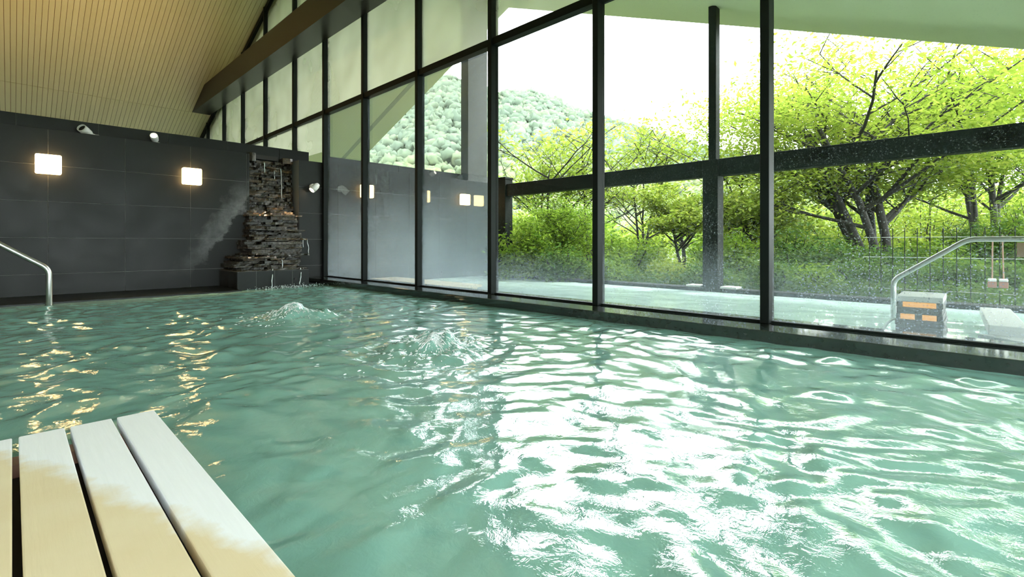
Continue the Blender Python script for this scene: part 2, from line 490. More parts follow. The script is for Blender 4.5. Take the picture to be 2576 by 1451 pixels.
# ------------------------------------------------------------------ glass wall
win = thing('window_1', (3.24, 3.0, 0.065), kind='structure')
MY = [-0.28, 0.949, 2.18, 3.39, 4.60, 5.82, 6.965, 8.07, 9.38, 10.62, 11.85, 13.1, 14.35]
MWID = 0.052
def zbase(y): return 0.066 if y < YB else 1.93
for y in MY:
    zb = zbase(y)
    MB().box(XG, XG+0.10, y-MWID/2, y+MWID/2, zb if y < YB else 0.0, ceil_z(y)-0.01).build('mullion', M['frame'], win, bevel=0.003, seg=1)
TZ0, TZ1 = 2.452, 2.522
edges = [YF] + MY + [YR]
for i in range(len(edges)-1):
    a, b = edges[i]+MWID/2, edges[i+1]-MWID/2
    MB().box(XG+0.012, XG+0.095, a, b, TZ0, TZ1).build('transom', M['frame'], win, bevel=0.003, seg=1)
    za = zbase((a+b)/2)
    if a < YB < b: a2 = a
    mat_lo = 'glass_hazy' if (a+b)/2 > 3.3 else ('glass_clear' if (a+b)/2 > 2.1 else 'glass_drops')
    mat_hi = 'glass_frost' if (a+b)/2 > 2.1 else 'glass_mid'
    if (a+b)/2 < 0.9: mat_hi = 'glass_plain'
    if (a+b)/2 < YB:
        MB().box(XG+0.062, XG+0.070, a, b, za, TZ0).build('pane', M[mat_lo], win)
        MB().box(XG+0.045, XG+0.09, a, b, za, za+0.012).build('glazing_bead', M['frame'], win)
    else:
        MB().box(XG+0.062, XG+0.070, a, b, za, TZ0).build('pane', M['glass_frost'], win)
    poly = [(a, TZ1), (b, TZ1), (b, ceil_z(b)-0.02)]
    if a < RIDGE_Y < b: poly.append((RIDGE_Y, RIDGE_Z-0.02))
    poly.append((a, ceil_z(a)-0.02))
    if ceil_z(a) > TZ1+0.05 and ceil_z(b) > TZ1+0.05:
        MB().prism_x(poly, XG+0.062, XG+0.070).build('pane', M[mat_hi], win)
        # sloping head rail under the ceiling
        for (p, q) in ([(a, RIDGE_Y), (RIDGE_Y, b)] if a < RIDGE_Y < b else [(a, b)]):
            MB().prism_x([(p, ceil_z(p)-0.10), (q, ceil_z(q)-0.10), (q, ceil_z(q)-0.01), (p, ceil_z(p)-0.01)], XG+0.012, XG+0.095).build('head_rail', M['frame'], win)

# steel beam along the glass wall, its ends cut by the ceiling slopes
BZ0, BZ1 = 3.515, 3.91
def yc(z): return (RIDGE_Z - z) / SLOPE
beam = MB().prism_x([(RIDGE_Y-yc(BZ0)+0.01, BZ0), (RIDGE_Y+yc(BZ0)-0.01, BZ0), (RIDGE_Y+yc(BZ1)-0.01, BZ1), (RIDGE_Y-yc(BZ1)+0.01, BZ1)], 2.83, XG-0.002).build('trim_4', M['beam'])
struct(beam)

# ------------------------------------------------------------------ indoor water
def grid_axis(parts):
    out = []
    for a, b, st in parts:
        n = max(1, int(round((b-a)/st)))
        out += list(np.linspace(a, b, n, endpoint=False))
    out.append(parts[-1][1]); return np.array(out)
def value_noise(x, y, seed, freq):
    r = np.random.default_rng(seed).random((64, 64))
    xf, yf = x*freq, y*freq
    xi, yi = np.floor(xf).astype(int), np.floor(yf).astype(int)
    u, v = xf-xi, yf-yi
    u = u*u*u*(u*(6*u-15)+10); v = v*v*v*(v*(6*v-15)+10)
    g = lambda i, j: r[i % 64, j % 64]
    return (g(xi,yi)*(1-u)+g(xi+1,yi)*u)*(1-v) + (g(xi,yi+1)*(1-u)+g(xi+1,yi+1)*u)*v
JETS = [(1.44, 3.70, 0.085), (1.53, 2.04, 0.075)]
SIDE_BOIL = [(1.66, 3.60, 0.045), (1.40, 2.16, 0.03)]
def waves(x, y):
    rng = np.random.default_rng(21)
    wx = value_noise(x, y, 1, 1.6)*0.32 + value_noise(x, y, 2, 4.1)*0.07
    wy = value_noise(x, y, 3, 1.6)*0.32 + value_noise(x, y, 4, 4.1)*0.07
    z = np.zeros_like(x)
    for i in range(64):
        lam = 0.055 * (5.5 ** rng.random())
        th = rng.normal(0.9, 1.15)
        amp = 0.0036 * lam
        ph = rng.random() * 6.283
        s = np.sin((math.cos(th)*(x+wx) + math.sin(th)*(y+wy)) * 6.283/lam + ph)
        z += amp * s
    strength = 0.75 + 0.4*np.clip((x+0.2)/2.2, 0, 1)
    strength *= 0.75 + 0.5*value_noise(x, y, 9, 0.9)
    strength *= 1 - 0.52*np.exp(-(((x-2.0)/1.3)**2 + ((y-2.0)/1.7)**2))      # smoother upwelling water round the jets
    z = z * strength
    z = z + 16*z*z
    for (jx, jy, hgt) in JETS:
        r = np.hypot(x-jx+0.05*(wx-0.3), y-jy+0.05*(wy-0.3))
        z += 0.005*np.exp(-r/0.9)*np.sin(r*6.283/0.21 + 3*wx)*np.clip(r/0.15, 0, 1)
        n1 = value_noise(x, y, 11, 17.0); n2 = value_noise(x, y, 12, 38.0)
        z += np.exp(-(r/0.15)**2)*hgt*(0.35+0.8*n1+0.35*n2)
        z += np.exp(-(r/0.42)**2)*0.016*(n1-0.5) + np.exp(-(r/0.42)**2)*0.008*(n2-0.5)
    for (jx, jy, hgt) in SIDE_BOIL:
        r = np.hypot(x-jx, y-jy)
        z += np.exp(-(r/0.09)**2)*hgt*(0.3+0.9*value_noise(x, y, 17, 24.0))
    # churned water below the fall
    r = np.hypot((x-2.45)/1.2, y-6.2)
    n1 = value_noise(x, y, 14, 14.0); n2 = value_noise(x, y, 15, 33.0)
    z += np.exp(-(r/0.5)**2)*(0.03*(n1-0.4)+0.016*(n2-0.4))
    edge = np.clip((6.25-y)/0.5, 0.12, 1)*np.clip((2.95-x)/0.25, 0.35, 1)
    return z*edge
ax = grid_axis([(XL+0.004, -0.9, 0.10), (-0.9, 2.93, 0.0145)])
ay = grid_axis([(YF+0.004, -0.1, 0.08), (-0.1, 4.3, 0.0135), (4.3, 6.99, 0.02)])
gx, gy = np.meshgrid(ax, ay, indexing='ij')
gz = waves(gx, gy)
nx, ny = gx.shape
idx = np.arange(nx*ny).reshape(nx, ny)
F = np.stack([idx[:-1,:-1], idx[1:,:-1], idx[1:,1:], idx[:-1,1:]], -1).reshape(-1, 4)
V = np.stack([gx, gy, gz], -1).reshape(-1, 3)
tag(np_mesh('pool_water', V, F, M['water'], smooth=True), 'rippling turquoise water filling the indoor bath', 'water', kind='stuff')

# ------------------------------------------------------------------ stone water fall
fall = thing('stone_waterfall', (2.3, 6.7, 0.0), 'stacked slate waterfall on a dark tiled plinth in the wall recess', 'waterfall')
PX0, PX1, PY0, PZ = 1.845, 2.70, 6.30, 0.215
MB().box(PX0+0.006, PX1-0.006, PY0+0.006, 7.0, -0.75, PZ).build('plinth', M['grout'], fall)
def slab_tile(x0, x1, y0, y1, z0, z1):
    return MB().box(x0, x1, y0, y1, z0, z1).build('plinth_tile', M['tile'], fall, bevel=0.0015, seg=1)
pxs = np.linspace(PX0, PX1, 5)
for i in range(4): slab_tile(pxs[i]+0.003, pxs[i+1]-0.003, PY0, PY0+0.012, -0.35, PZ-0.002)
pys = np.linspace(PY0+0.013, 6.99, 3)
for i in range(2):
    slab_tile(PX0, PX0+0.012, pys[i]+0.003, pys[i+1]-0.003, -0.35, PZ-0.002)
    slab_tile(PX1-0.012, PX1, pys[i]+0.003, pys[i+1]-0.003, -0.35, PZ-0.002)
MB().tube([(2.52, PY0+0.03, 0.10), (2.52, PY0-0.015, 0.10)], 0.016, 10).build('outlet_pipe', M['black'], fall)
rs = random.Random(5)
def stone(x0, x1, yf, yb, z0, z1, jag=0.02):
    n = max(3, int((x1-x0)/0.035))
    front = []
    for k in range(n+1):
        u = k/n
        front.append((x0+(x1-x0)*u, yf + rs.uniform(-jag, jag)*(1.0) + (0.02 if k in (0, n) else 0)))
    poly = front + [(x1+rs.uniform(-.005,.005), yb), (x0+rs.uniform(-.005,.005), yb)]
    top = [(x+rs.uniform(-.006,.006), y+rs.uniform(-.008,.010)) for x, y in front] + poly[-2:]
    mb = MB().prism_z(poly, z0, z1, top)
    t1, t2 = rs.uniform(-.03, .03), rs.uniform(-.03, .03)
    cx, cy = (x0+x1)/2, (yf+yb)/2
    mb.v = [(x, y, z+(x-cx)*t1+(y-cy)*t2*0.5) for x, y, z in mb.v]
    return mb.build('stone', M['stone'], fall)
def prof(z):
    """left, right and front limits of the pile at height z"""
    if z < 0.33: return 1.88, 2.66, 6.40
    if z < 0.40: return 1.93, 2.68, 6.42
    if z < 0.60: return 2.06, 2.72, 6.50 + (z-0.4)*0.35
    if z < 0.97: return 2.14, 2.76, 6.60 + (z-0.6)*0.75
    return NX0+0.02, NX1-0.03, 7.06 + min(0.09, (z-0.97)*0.25)
z = PZ + 0.004
while z < 1.70:
    hgt = rs.uniform(0.020, 0.042) if z > 0.97 else rs.uniform(0.020, 0.048)
    a, b, yf = prof(z)
    x = a + rs.uniform(-0.03, 0.03) * (z < 0.97)
    while x < b - 0.02:
        w = rs.uniform(0.08, 0.24) if z > 0.97 else rs.uniform(0.15, 0.38)
        x1 = min(b + rs.uniform(-0.02, 0.02), x + w)
        if b - x1 < 0.05: x1 = b
        # the pile rounds off at the sides
        u = ((x+x1)/2 - (a+b)/2) / ((b-a)/2)
        yy = yf + rs.uniform(-0.035, 0.035) + (0.10*u*u if z < 0.97 else 0)
        stone(x, x1-0.004, yy, 7.235 if (x > NX0 and x1 < NX1) else 6.995, z, z+hgt-0.003, 0.014)
        x = x1
    z += hgt
for (x0, x1, yf, zz, th) in ((1.86, 2.70, 6.33, PZ+0.001, 0.018), (1.90, 2.32, 6.34, 0.365, 0.02), (2.02, 2.76, 6.43, 0.40, 0.02), (2.28, 2.80, 6.56, 0.60, 0.02), (2.12, 2.80, 6.74, 0.915, 0.02), (2.30, 2.78, 6.62, 0.72, 0.018)):
    stone(x0, x1, yf, 6.98, zz, zz+th, 0.02)
MB().box(2.31, 2.62, 7.16, 7.24, 1.715, 1.775).build('weir_lip', M['black'], fall)
stone(2.21, 2.30, 7.03, 7.24, 1.66, 1.775, 0.012)
stone(2.66, 2.80, 7.06, 7.24, 1.68, 1.755, 0.012)
# threads of running water
def trickle(pts, r, label):
    P = []
    for i in range(len(pts)-1):
        a, b = Vector(pts[i]), Vector(pts[i+1])
        for k in range(4):
            p = a.lerp(b, k/4); P.append((p.x+rs.uniform(-.004,.004), p.y+rs.uniform(-.004,.004), p.z))
    P.append(pts[-1])
    o = MB().tube(P, [r*rs.uniform(0.5, 1.2) for _ in P], 6).build('water_trickle', M['trickle'], smooth=True)
    return tag(o, label, 'water', 'trickles running down the stone waterfall')
trickle([(2.62, 7.045, 1.60), (2.625, 7.04, 1.40), (2.63, 7.035, 1.18)], 0.004, 'long thin water thread on the upper slate face')
trickle([(2.40, 7.04, 1.66), (2.405, 7.035, 1.52)], 0.005, 'short water thread near the top of the slates')
trickle([(2.53, 7.04, 1.56), (2.53, 7.03, 1.44)], 0.004, 'short water thread at the middle of the upper slates')
trickle([(2.25, 6.325, 0.235), (2.235, 6.285, 0.12), (2.225, 6.275, 0.0)], 0.006, 'water thread falling off the plinth left of its outlet')
trickle([(2.60, 6.33, 0.235), (2.585, 6.285, 0.12), (2.56, 6.27, 0.03)], 0.007, 'water thread falling off the plinth right of its outlet')
trickle([(2.80, 6.60, 0.60), (2.81, 6.58, 0.50), (2.81, 6.58, 0.40)], 0.004, 'water thread dripping from the right edge of the slates')
trickle([(2.72, 6.55, 0.60), (2.725, 6.54, 0.50)], 0.004, 'drip beside the right edge of the slates')
trickle([(2.40, 6.42, 0.39), (2.40, 6.40, 0.30), (2.395, 6.39, 0.24)], 0.005, 'water thread over the lowest broad slate')
# splash where the water meets the bath
mb = MB()
for k in range(260):
    x = rs.gauss(2.45, 0.22); y = 6.24 + rs.gauss(0, 0.05); zz = max(0.003, abs(rs.gauss(0, 0.016)))
    r = rs.uniform(0.002, 0.005)
    mb.add([(x-r,y,zz),(x+r,y,zz),(x,y-r,zz),(x,y+r,zz),(x,y,zz-r),(x,y,zz+r*1.6)], [(0,2,5),(2,1,5),(1,3,5),(3,0,5),(2,0,4),(1,2,4),(3,1,4),(0,3,4)])
tag(mb.build('water_splash', M['trickle']), 'white splashes at the foot of the waterfall plinth', 'water', kind='stuff')
for (jx, jy, hh), lab in zip(JETS, ('foaming spray over the bubbling jet nearer the waterfall', 'foaming spray over the bubbling jet nearer the camera')):
    mb = MB()
    for k in range(1100):
        a = rs.uniform(0, 6.283); q = abs(rs.gauss(0, 0.10)) if k % 3 else abs(rs.gauss(0, 0.25)); x, y = jx+q*math.cos(a), jy+q*math.sin(a)
        zz = float(waves(np.array([x]), np.array([y]))[0]) + rs.uniform(-0.001, 0.004)
        r = rs.uniform(0.0012, 0.0042); e = rs.uniform(2, 5)*r; ca, sa = math.cos(a), math.sin(a); g = -0.5 if q < 0.13 else 0.0
        mb.add([(x-e*ca,y-e*sa,zz-e*g),(x+e*ca,y+e*sa,zz+e*g),(x+r*sa,y-r*ca,zz),(x-r*sa,y+r*ca,zz),(x,y,zz-r),(x,y,zz+r)], [(0,2,5),(2,1,5),(1,3,5),(3,0,5),(2,0,4),(1,2,4),(3,1,4),(0,3,4)])
    tag(mb.build('jet_spray', M['trickle']), lab, 'water', kind='stuff')

# ------------------------------------------------------------------ wall lamps
def wall_lamp(x, label):
    z = 1.371
    t = thing('wall_lamp', (x, YB, z-0.1), label, 'lamp', 'square lamps on the tiled wall')
    MB().box(x-0.085, x+0.085, YB-0.02, YB, z-0.085, z+0.085).build('back_plate', M['white_metal'], t)
    MB().box(x-0.1, x+0.1, YB-0.10, YB-0.018, z-0.1, z+0.1).build('diffuser', M['lamp'], t, bevel=0.015, seg=3)
wall_lamp(0.2625, 'glowing square wall lamp nearest the metal handrail')
wall_lamp(1.5325, 'glowing square wall lamp between handrail and waterfall')
wall_lamp(3.885, 'glowing wall lamp behind steamed glass next to the spotlight')
wall_lamp(5.90, 'glowing wall lamp outside near the end of the tiled wall')

# ------------------------------------------------------------------ spotlights
def spot(loc, axis, length, r, lit, label, base=None, power=0, col=(1, 0.66, 0.36), size=70):
    a = Vector(axis).normalized(); c = Vector(loc)          # loc = centre of the opening
    t = thing('spotlight', c - a*length, label, 'spotlight', 'white spotlights on the tiled wall')
    side = a.orthogonal().normalized(); up = a.cross(side)
    mb = MB(); n = 20; vs = []; fs = []
    prof_ = [(0.0, r*0.86), (0.0, r), (-0.35*length, r*1.02), (-0.7*length, r*0.93), (-0.92*length, r*0.62), (-length, r*0.12)]
    for (q, rr) in prof_:
        for k in range(n):
            th = 6.28318*k/n; vs.append(c + a*q + (side*math.cos(th)+up*math.sin(th))*rr)
    for i in range(len(prof_)-1):
        for k in range(n): fs.append((i*n+k, (i+1)*n+k, (i+1)*n+(k+1) % n, i*n+(k+1) % n))
    fs.append(tuple((len(prof_)-1)*n+k for k in range(n)))
    # recess inside the mouth
    b = len(vs)
    for k in range(n):
        th = 6.28318*k/n; vs.append(c - a*0.02 + (side*math.cos(th)+up*math.sin(th))*r*0.84)
    for k in range(n): fs.append((k, (k+1) % n, b+(k+1) % n, b+k))
    mb.add(vs, fs); hs_ = mb.build('housing', M['white_metal'], t, smooth=True)
    m2 = MB(); m2.add([c - a*0.018 + (side*math.cos(6.28318*k/n)+up*math.sin(6.28318*k/n))*r*0.85 for k in range(n)], [tuple(range(n))])
    m2.build('lens', M['lens'] if lit else M['black'], hs_)
    if base is not None:
        bc = Vector(base[0]); bn = Vector(base[1])
        MB().tube([bc, bc+bn*0.02, bc+bn*0.028], [0.045, 0.045, 0.036], 20).build('mounting_plate', M['white_metal'], t, smooth=False)
        MB().tube([bc+bn*0.02, c-a*length*0.6], 0.014, 10).build('bracket', M['white_metal'], t)
    if power:
        ld = bpy.data.lights.new('spot_beam', 'SPOT'); ld.energy = power; ld.color = col; ld.spot_size = math.radians(size); ld.spot_blend = 0.6; ld.shadow_soft_size = 0.03
        lo = bpy.data.objects.new('spot_beam', ld); COL.objects.link(lo); lo.parent = t
        lo.location = c + a*0.01 - wloc(t); lo.rotation_euler = a.to_track_quat('-Z', 'Y').to_euler()
spot((0.530, 7.12, 1.828), (-0.62, -0.62, 0.42), 0.15, 0.045, False, 'unlit white spotlight on the wall ledge above the square lamps', ((0.66, 7.18, 1.746), (0, 0, 1)))
spot((1.178, 7.10, 1.842), (-0.28, -0.85, 0.40), 0.13, 0.040, True, 'lit white spotlight on the wall ledge left of the waterfall', ((1.22, 7.18, 1.746), (0, 0, 1)), power=40)
spot((2.985, 6.885, 1.312), (-0.66, -0.10, -0.62), 0.15, 0.046, True, 'white spotlight on the narrow tiled pier beside the waterfall', ((3.045, YB, 1.375), (0, -1, 0)), power=200, size=52)
# unseen uplight added beyond the partition to warm and brighten the ceiling
ld = bpy.data.lights.new('added_uplight', 'SPOT'); ld.energy = 110; ld.color = (1, 0.60, 0.26); ld.spot_size = math.radians(92); ld.spot_blend = 1.0; ld.shadow_soft_size = 0.1
lo = bpy.data.objects.new('added_uplight', ld); COL.objects.link(lo); lo.location = (0.2, 8.0, 1.7)
lo.rotation_euler = (Vector((0.3, 10.2, 4.55)) - lo.location).to_track_quat('-Z', 'Y').to_euler()

# ------------------------------------------------------------------ indoor handrail
def arc_path(pts, rad, n=6):
    P = [Vector(p) for p in pts]; out = [P[0]]
    for i in range(1, len(P)-1):
        a = (P[i-1]-P[i]).normalized(); b = (P[i+1]-P[i]).normalized()
        p0, p1 = P[i]+a*rad, P[i]+b*rad
        for k in range(n+1):
            u = k/n; out.append(p0*(1-u)**2 + P[i]*2*u*(1-u) + p1*u*u)
    out.append(P[-1]); return out
hr = thing('handrail', (0.231, 5.97, -0.4), 'bent stainless handrail rising from the bath by the tiled wall', 'handrail')
MB().tube(arc_path([(0.231, 5.97, -0.45), (0.231, 5.97, 0.325), (-0.62, 5.97, 0.945), (-1.5, 5.97, 0.945)], 0.06), 0.0225, 14).build('rail', M['chrome'], hr, smooth=True)
MB().tube([(-1.3, 5.97, -0.45), (-1.3, 5.97, 0.93)], 0.0225, 14).build('post', M['chrome'], hr, smooth=True)

# ------------------------------------------------------------------ bench
bench = thing('slatted_bench', (-0.2, 0.3, -0.2), 'bleached wooden slatted bench at the edge of the bath', 'bench')
bz, bp, bwid = 0.080, 0.0936, 0.0826
for k in range(11):
    x1 = 0.281 - k*bp
    MB().box(x1-bwid, x1, -1.3, 1.690 + rs.uniform(-.003, .003), bz-0.028, bz).build('board', M['bench'], bench, bevel=0.0025, seg=2)
for y in (-0.9, 0.2, 1.60):
    MB().box(0.281-11*bp, 0.262, y-0.03, y+0.03, bz-0.075, bz-0.028).build('crossbar', M['pinkwood'], bench)
MB().box(0.281-11*bp, 0.255, -1.28, 1.56, -0.3, bz-0.055).build('base', M['black'], bench)  # black box added under the slats to keep the gaps dark

# ------------------------------------------------------------------ outside: pool, deck, posts
ZW = -0.08
def rip(x, y): return 0.0015*np.sin(9*x+3*value_noise(x, y, 31, 2.0)*4) + 0.003*(value_noise(x, y, 30, 5.0)-0.5)
ax = np.linspace(3.46, 6.40, 90); ay = np.linspace(-1.9, 7.0, 220)
gx, gy = np.meshgrid(ax, ay, indexing='ij'); gz = ZW + rip(gx, gy)
nx, ny = gx.shape; idx = np.arange(nx*ny).reshape(nx, ny)
F = np.stack([idx[:-1,:-1], idx[1:,:-1], idx[1:,1:], idx[:-1,1:]], -1).reshape(-1, 4)
tag(np_mesh('outdoor_water', np.stack([gx, gy, gz], -1).reshape(-1, 3), F, M['water_out'], smooth=True), 'milky aqua water of the outdoor bath beyond the glass', 'water', kind='stuff')
struct(MB().box(6.37, 6.62, -1.9, 7.0, -0.6, -0.035).build('trim_5', M['ext_dark'], bevel=0.005))
struct(MB().box(3.44, 3.975, -1.9, 0.42, -0.6, -0.032).build('trim_6', M['dark_wet']))
struct(MB().box(6.62, 70, -40, 80, -0.5, -0.12).box(-40, 6.62, -40, -1.9, -0.5, -0.12).box(-40, -4.2, -1.9, 80, -0.5, -0.12).box(-4.2, 6.62, 16.2, 80, -0.5, -0.12).box(3.5, 6.62, 7.43, 16.2, -0.5, -0.12).build('ground', M['ground']))
struct(MB().box(3.46, 6.37, -1.9, 7.0, -0.8, -0.55).build('floor_outdoor', M['pale_stone']))

deck = thing('wooden_deck', (3.95, 5.9, -0.08), 'pale wooden deck over the outdoor bath beside the tiled wall', 'deck')
for k in range(9):
    x0 = 3.52 + k*0.1
    MB().box(x0, x0+0.095, 4.84, 6.95, -0.035, 0.0).build('board', M['deckwood'], deck, bevel=0.003, seg=1)
for y in (4.95, 5.9, 6.85):
    MB().box(3.53, 4.40, y-0.03, y+0.03, -0.5, -0.036).build('joist', M['deckwood'], deck)

pB = thing('roof_post', (6.5, 2.57, -0.05), 'dark two-stage post carrying the eave between the two right glass bays', 'post', 'posts outside the glass')
MB().box(6.40, 6.60, 2.47, 2.67, -0.05, 1.657).build('lower_shaft', M['ext_dark'], pB, bevel=0.006)
MB().box(6.42, 6.55, 2.50, 2.60, 1.657, soff_z(2.5)+0.02).build('upper_shaft', M['ext_dark'], pB, bevel=0.004)
for y0 in (2.24, 2.70):
    MB().box(6.40, 6.60, y0, y0+0.20, -0.034, -0.008).build('base_slab', M['pale_stone'], pB, bevel=0.003)
pC = thing('end_post', (6.5, 6.4, -0.05), 'short dark post where the long rail beam begins', 'post', 'posts outside the glass')
MB().box(6.38, 6.58, 6.36, 6.56, -0.05, 1.75).build('shaft', M['ext_dark'], pC, bevel=0.006)
MB().box(6.37, 6.59, 6.35, 6.57, 1.75, 1.79).build('cap', M['ext_dark'], pC, bevel=0.004)
pA = thing('wall_post', (6.3, 7.15, 1.745), 'weathered grey post standing on the end of the tiled wall', 'post', 'posts outside the glass')
MB().box(6.05, 6.55, 7.03, 7.24, 1.745, soff_z(7.15)+0.02).build('shaft', M['post'], pA, bevel=0.006)
MB().box(6.03, 6.57, 7.02, 7.243, 1.7445, 1.76).build('foot', M['post'], pA, bevel=0.003)
rb = thing('rail_beam', (6.47, 2.5, 1.436), 'long dark horizontal beam crossing the view outside the glass', 'beam')
for (a, b) in ((-1.9, 2.468), (2.672, 6.358)):
    MB().box(6.41, 6.56, a, b, 1.436, 1.657).build('beam_length', M['ext_dark'], rb, bevel=0.006)

# stone lantern spout
sp = thing('lantern_spout', (4.18, 0.283, -0.08), 'stacked stone spout block with amber lit slots beside the outdoor bath', 'water spout')
x0, x1, y0, y1 = 3.974, 4.383, 0.169, 0.397
MB().box(x0, x1, y0, y1, 0.182, 0.217).build('top_slab', M['pale_stone'], sp, bevel=0.003)
MB().box(x0+0.02, x1-0.02, y0+0.02, y1-0.02, -0.079, 0.182).build('core', M['black'], sp)
M['spout'] = simple('dark_layered_stone', (0.075, 0.07, 0.062), 0.5, var=0.4, vscale=25, bump=0.4)
for (za, zb, ya, yb) in ((0.146, 0.18, y0, y0+0.032), (0.146, 0.18, y1-0.032, y1), (0.105, 0.144, y0+0.004, y1-0.002), (0.068, 0.103, y0, y0+0.03), (0.068, 0.103, y0+0.10, y0+0.135), (0.068, 0.103, y1-0.02, y1),
                         (0.03, 0.066, y0-0.006, y1+0.006), (-0.008, 0.028, y0, y1+0.003), (-0.045, -0.01, y0-0.005, y1+0.008), (-0.079, -0.047, y0, y1)):
    MB().box(x0, x1, ya, yb, za, zb).build('block', M['spout'], sp, bevel=0.004)
MB().box(x0+0.012, x0+0.019, y0+0.033, y1-0.033, 0.147, 0.179).build('light_panel', M['amber'], sp)
MB().box(x0+0.012, x0+0.019, y0+0.031, y0+0.099, 0.069, 0.102).build('light_panel', M['amber'], sp)
MB().box(x0+0.012, x0+0.019, y0+0.136, y1-0.021, 0.069, 0.102).build('light_panel', M['amber'], sp)
st = MB().tube([(4.02, 0.395, 0.062), (4.015, 0.42, 0.055), (4.01, 0.445, 0.03), (4.0, 0.47, -0.02), (3.99, 0.485, -0.082)], [0.006, 0.007, 0.008, 0.009, 0.011], 8).build('spout_stream', M['trickle'], smooth=True)
tag(st, 'thin white stream pouring from the lantern spout', 'water')

slab = thing('step_slab', (4.7, -0.09, -0.3), 'pale stone slab bridging the outdoor bath right of the lantern spout', 'slab')
MB().prism_z([(4.24, -0.205), (5.40, -0.163), (5.38, 0.011), (4.24, -0.030)], -0.02, 0.045).build('top', M['pale_stone'], slab, bevel=0.006)
MB().prism_z([(3.99, -0.62), (4.235, -0.62), (4.235, 0.02), (3.99, -0.22)], -0.3, -0.015).build('lower_step', M['pale_stone'], slab, bevel=0.005)
for x in (4.4, 5.1): MB().box(x-0.06, x+0.06, -0.15, -0.05, -0.55, -0.02).build('support', M['dark_wet'], slab)
orl = thing('outdoor_handrail', (5.19, 0.535, -0.5), 'stainless handrail of the outdoor bath rising beyond the lantern spout', 'handrail')
MB().tube(arc_path([(5.19, 0.535, -0.55), (5.19, 0.535, 0.245), (5.19, 0.077, 0.585), (5.19, -0.27, 0.585), (5.19, -0.42, 0.47), (5.19, -0.42, -0.5)], 0.05), 0.02, 12).build('rail', M['chrome'], orl, smooth=True)

fence = thing('wire_fence', (6.82, 0.2, -0.12), 'thin dark wire fence in front of the shrubs on the right', 'fence')
for k in range(18):
    y = 0.92 - k*0.105
    MB().tube([(6.82, y, -0.12), (6.82, y, 0.72)], 0.004, 6).build('bar', M['ext_dark'], fence)
for z in (0.05, 0.40, 0.62):
    MB().tube([(6.826, 0.98, z), (6.826, -0.95, z)], 0.003, 6).build('wire', M['chrome'], fence)
for i, (y, lab) in enumerate(((-0.075, 'left of two red and white brushes hanging on the wire fence'), (-0.155, 'right of two red and white brushes hanging on the wire fence'))):
    b = thing('hanging_brush', (6.76, y, 0.12), lab, 'brush', 'brushes on the fence')
    MB().tube([(6.77, y, 0.20), (6.812, y+(0.008 if i else -0.004), 0.63)], 0.006, 8).build('handle', M['pinkwood'], b)
    MB().box(6.735, 6.785, y-0.032, y+0.032, 0.175, 0.205).build('head', M['white_metal'], b, bevel=0.01, seg=3)
    MB().box(6.735, 6.785, y-0.033, y+0.033, 0.115, 0.174).build('bristles', M['red'], b, bevel=0.006)
sb = thing('notice_board', (6.76, -0.33, 0.42), 'small blank brown board on the wire fence at the far right', 'board')
MB().box(6.77, 6.79, -0.42, -0.245, 0.42, 0.56).build('panel', M['brown'], sb, bevel=0.003)
MB().box(6.79, 6.81, -0.345, -0.32, -0.12, 0.5).build('stake', M['brown'], sb)

# ------------------------------------------------------------------ trees and shrubs
def ray(px, d):
    t = (px - 1288) / 1219.0
    return d*(0.718 + 0.696*t), d*(0.696 - 0.718*t)

def leaf_mesh(P, size, rng, flat=0.6, slim=0.42):
    n = len(P)
    az = rng.random(n)*6.283
    tilt = rng.normal(0, flat, n); droop = rng.normal(-0.25, 0.35, n)
    d = np.stack([np.cos(az)*np.cos(droop), np.sin(az)*np.cos(droop), np.sin(droop)], 1)
    sd = np.stack([-np.sin(az), np.cos(az), np.zeros(n)], 1)
    nr = np.cross(d, sd)
    s = sd*np.cos(tilt)[:, None] + nr*np.sin(tilt)[:, None]
    L = (size*(0.6+0.8*rng.random(n)))[:, None]
    W = L*slim
    V = np.stack([P - d*L*0.5, P + s*W*0.5, P + d*L*0.5, P - s*W*0.5], 1).reshape(-1, 3)
    F = np.arange(4*n).reshape(n, 4)
    return V, F

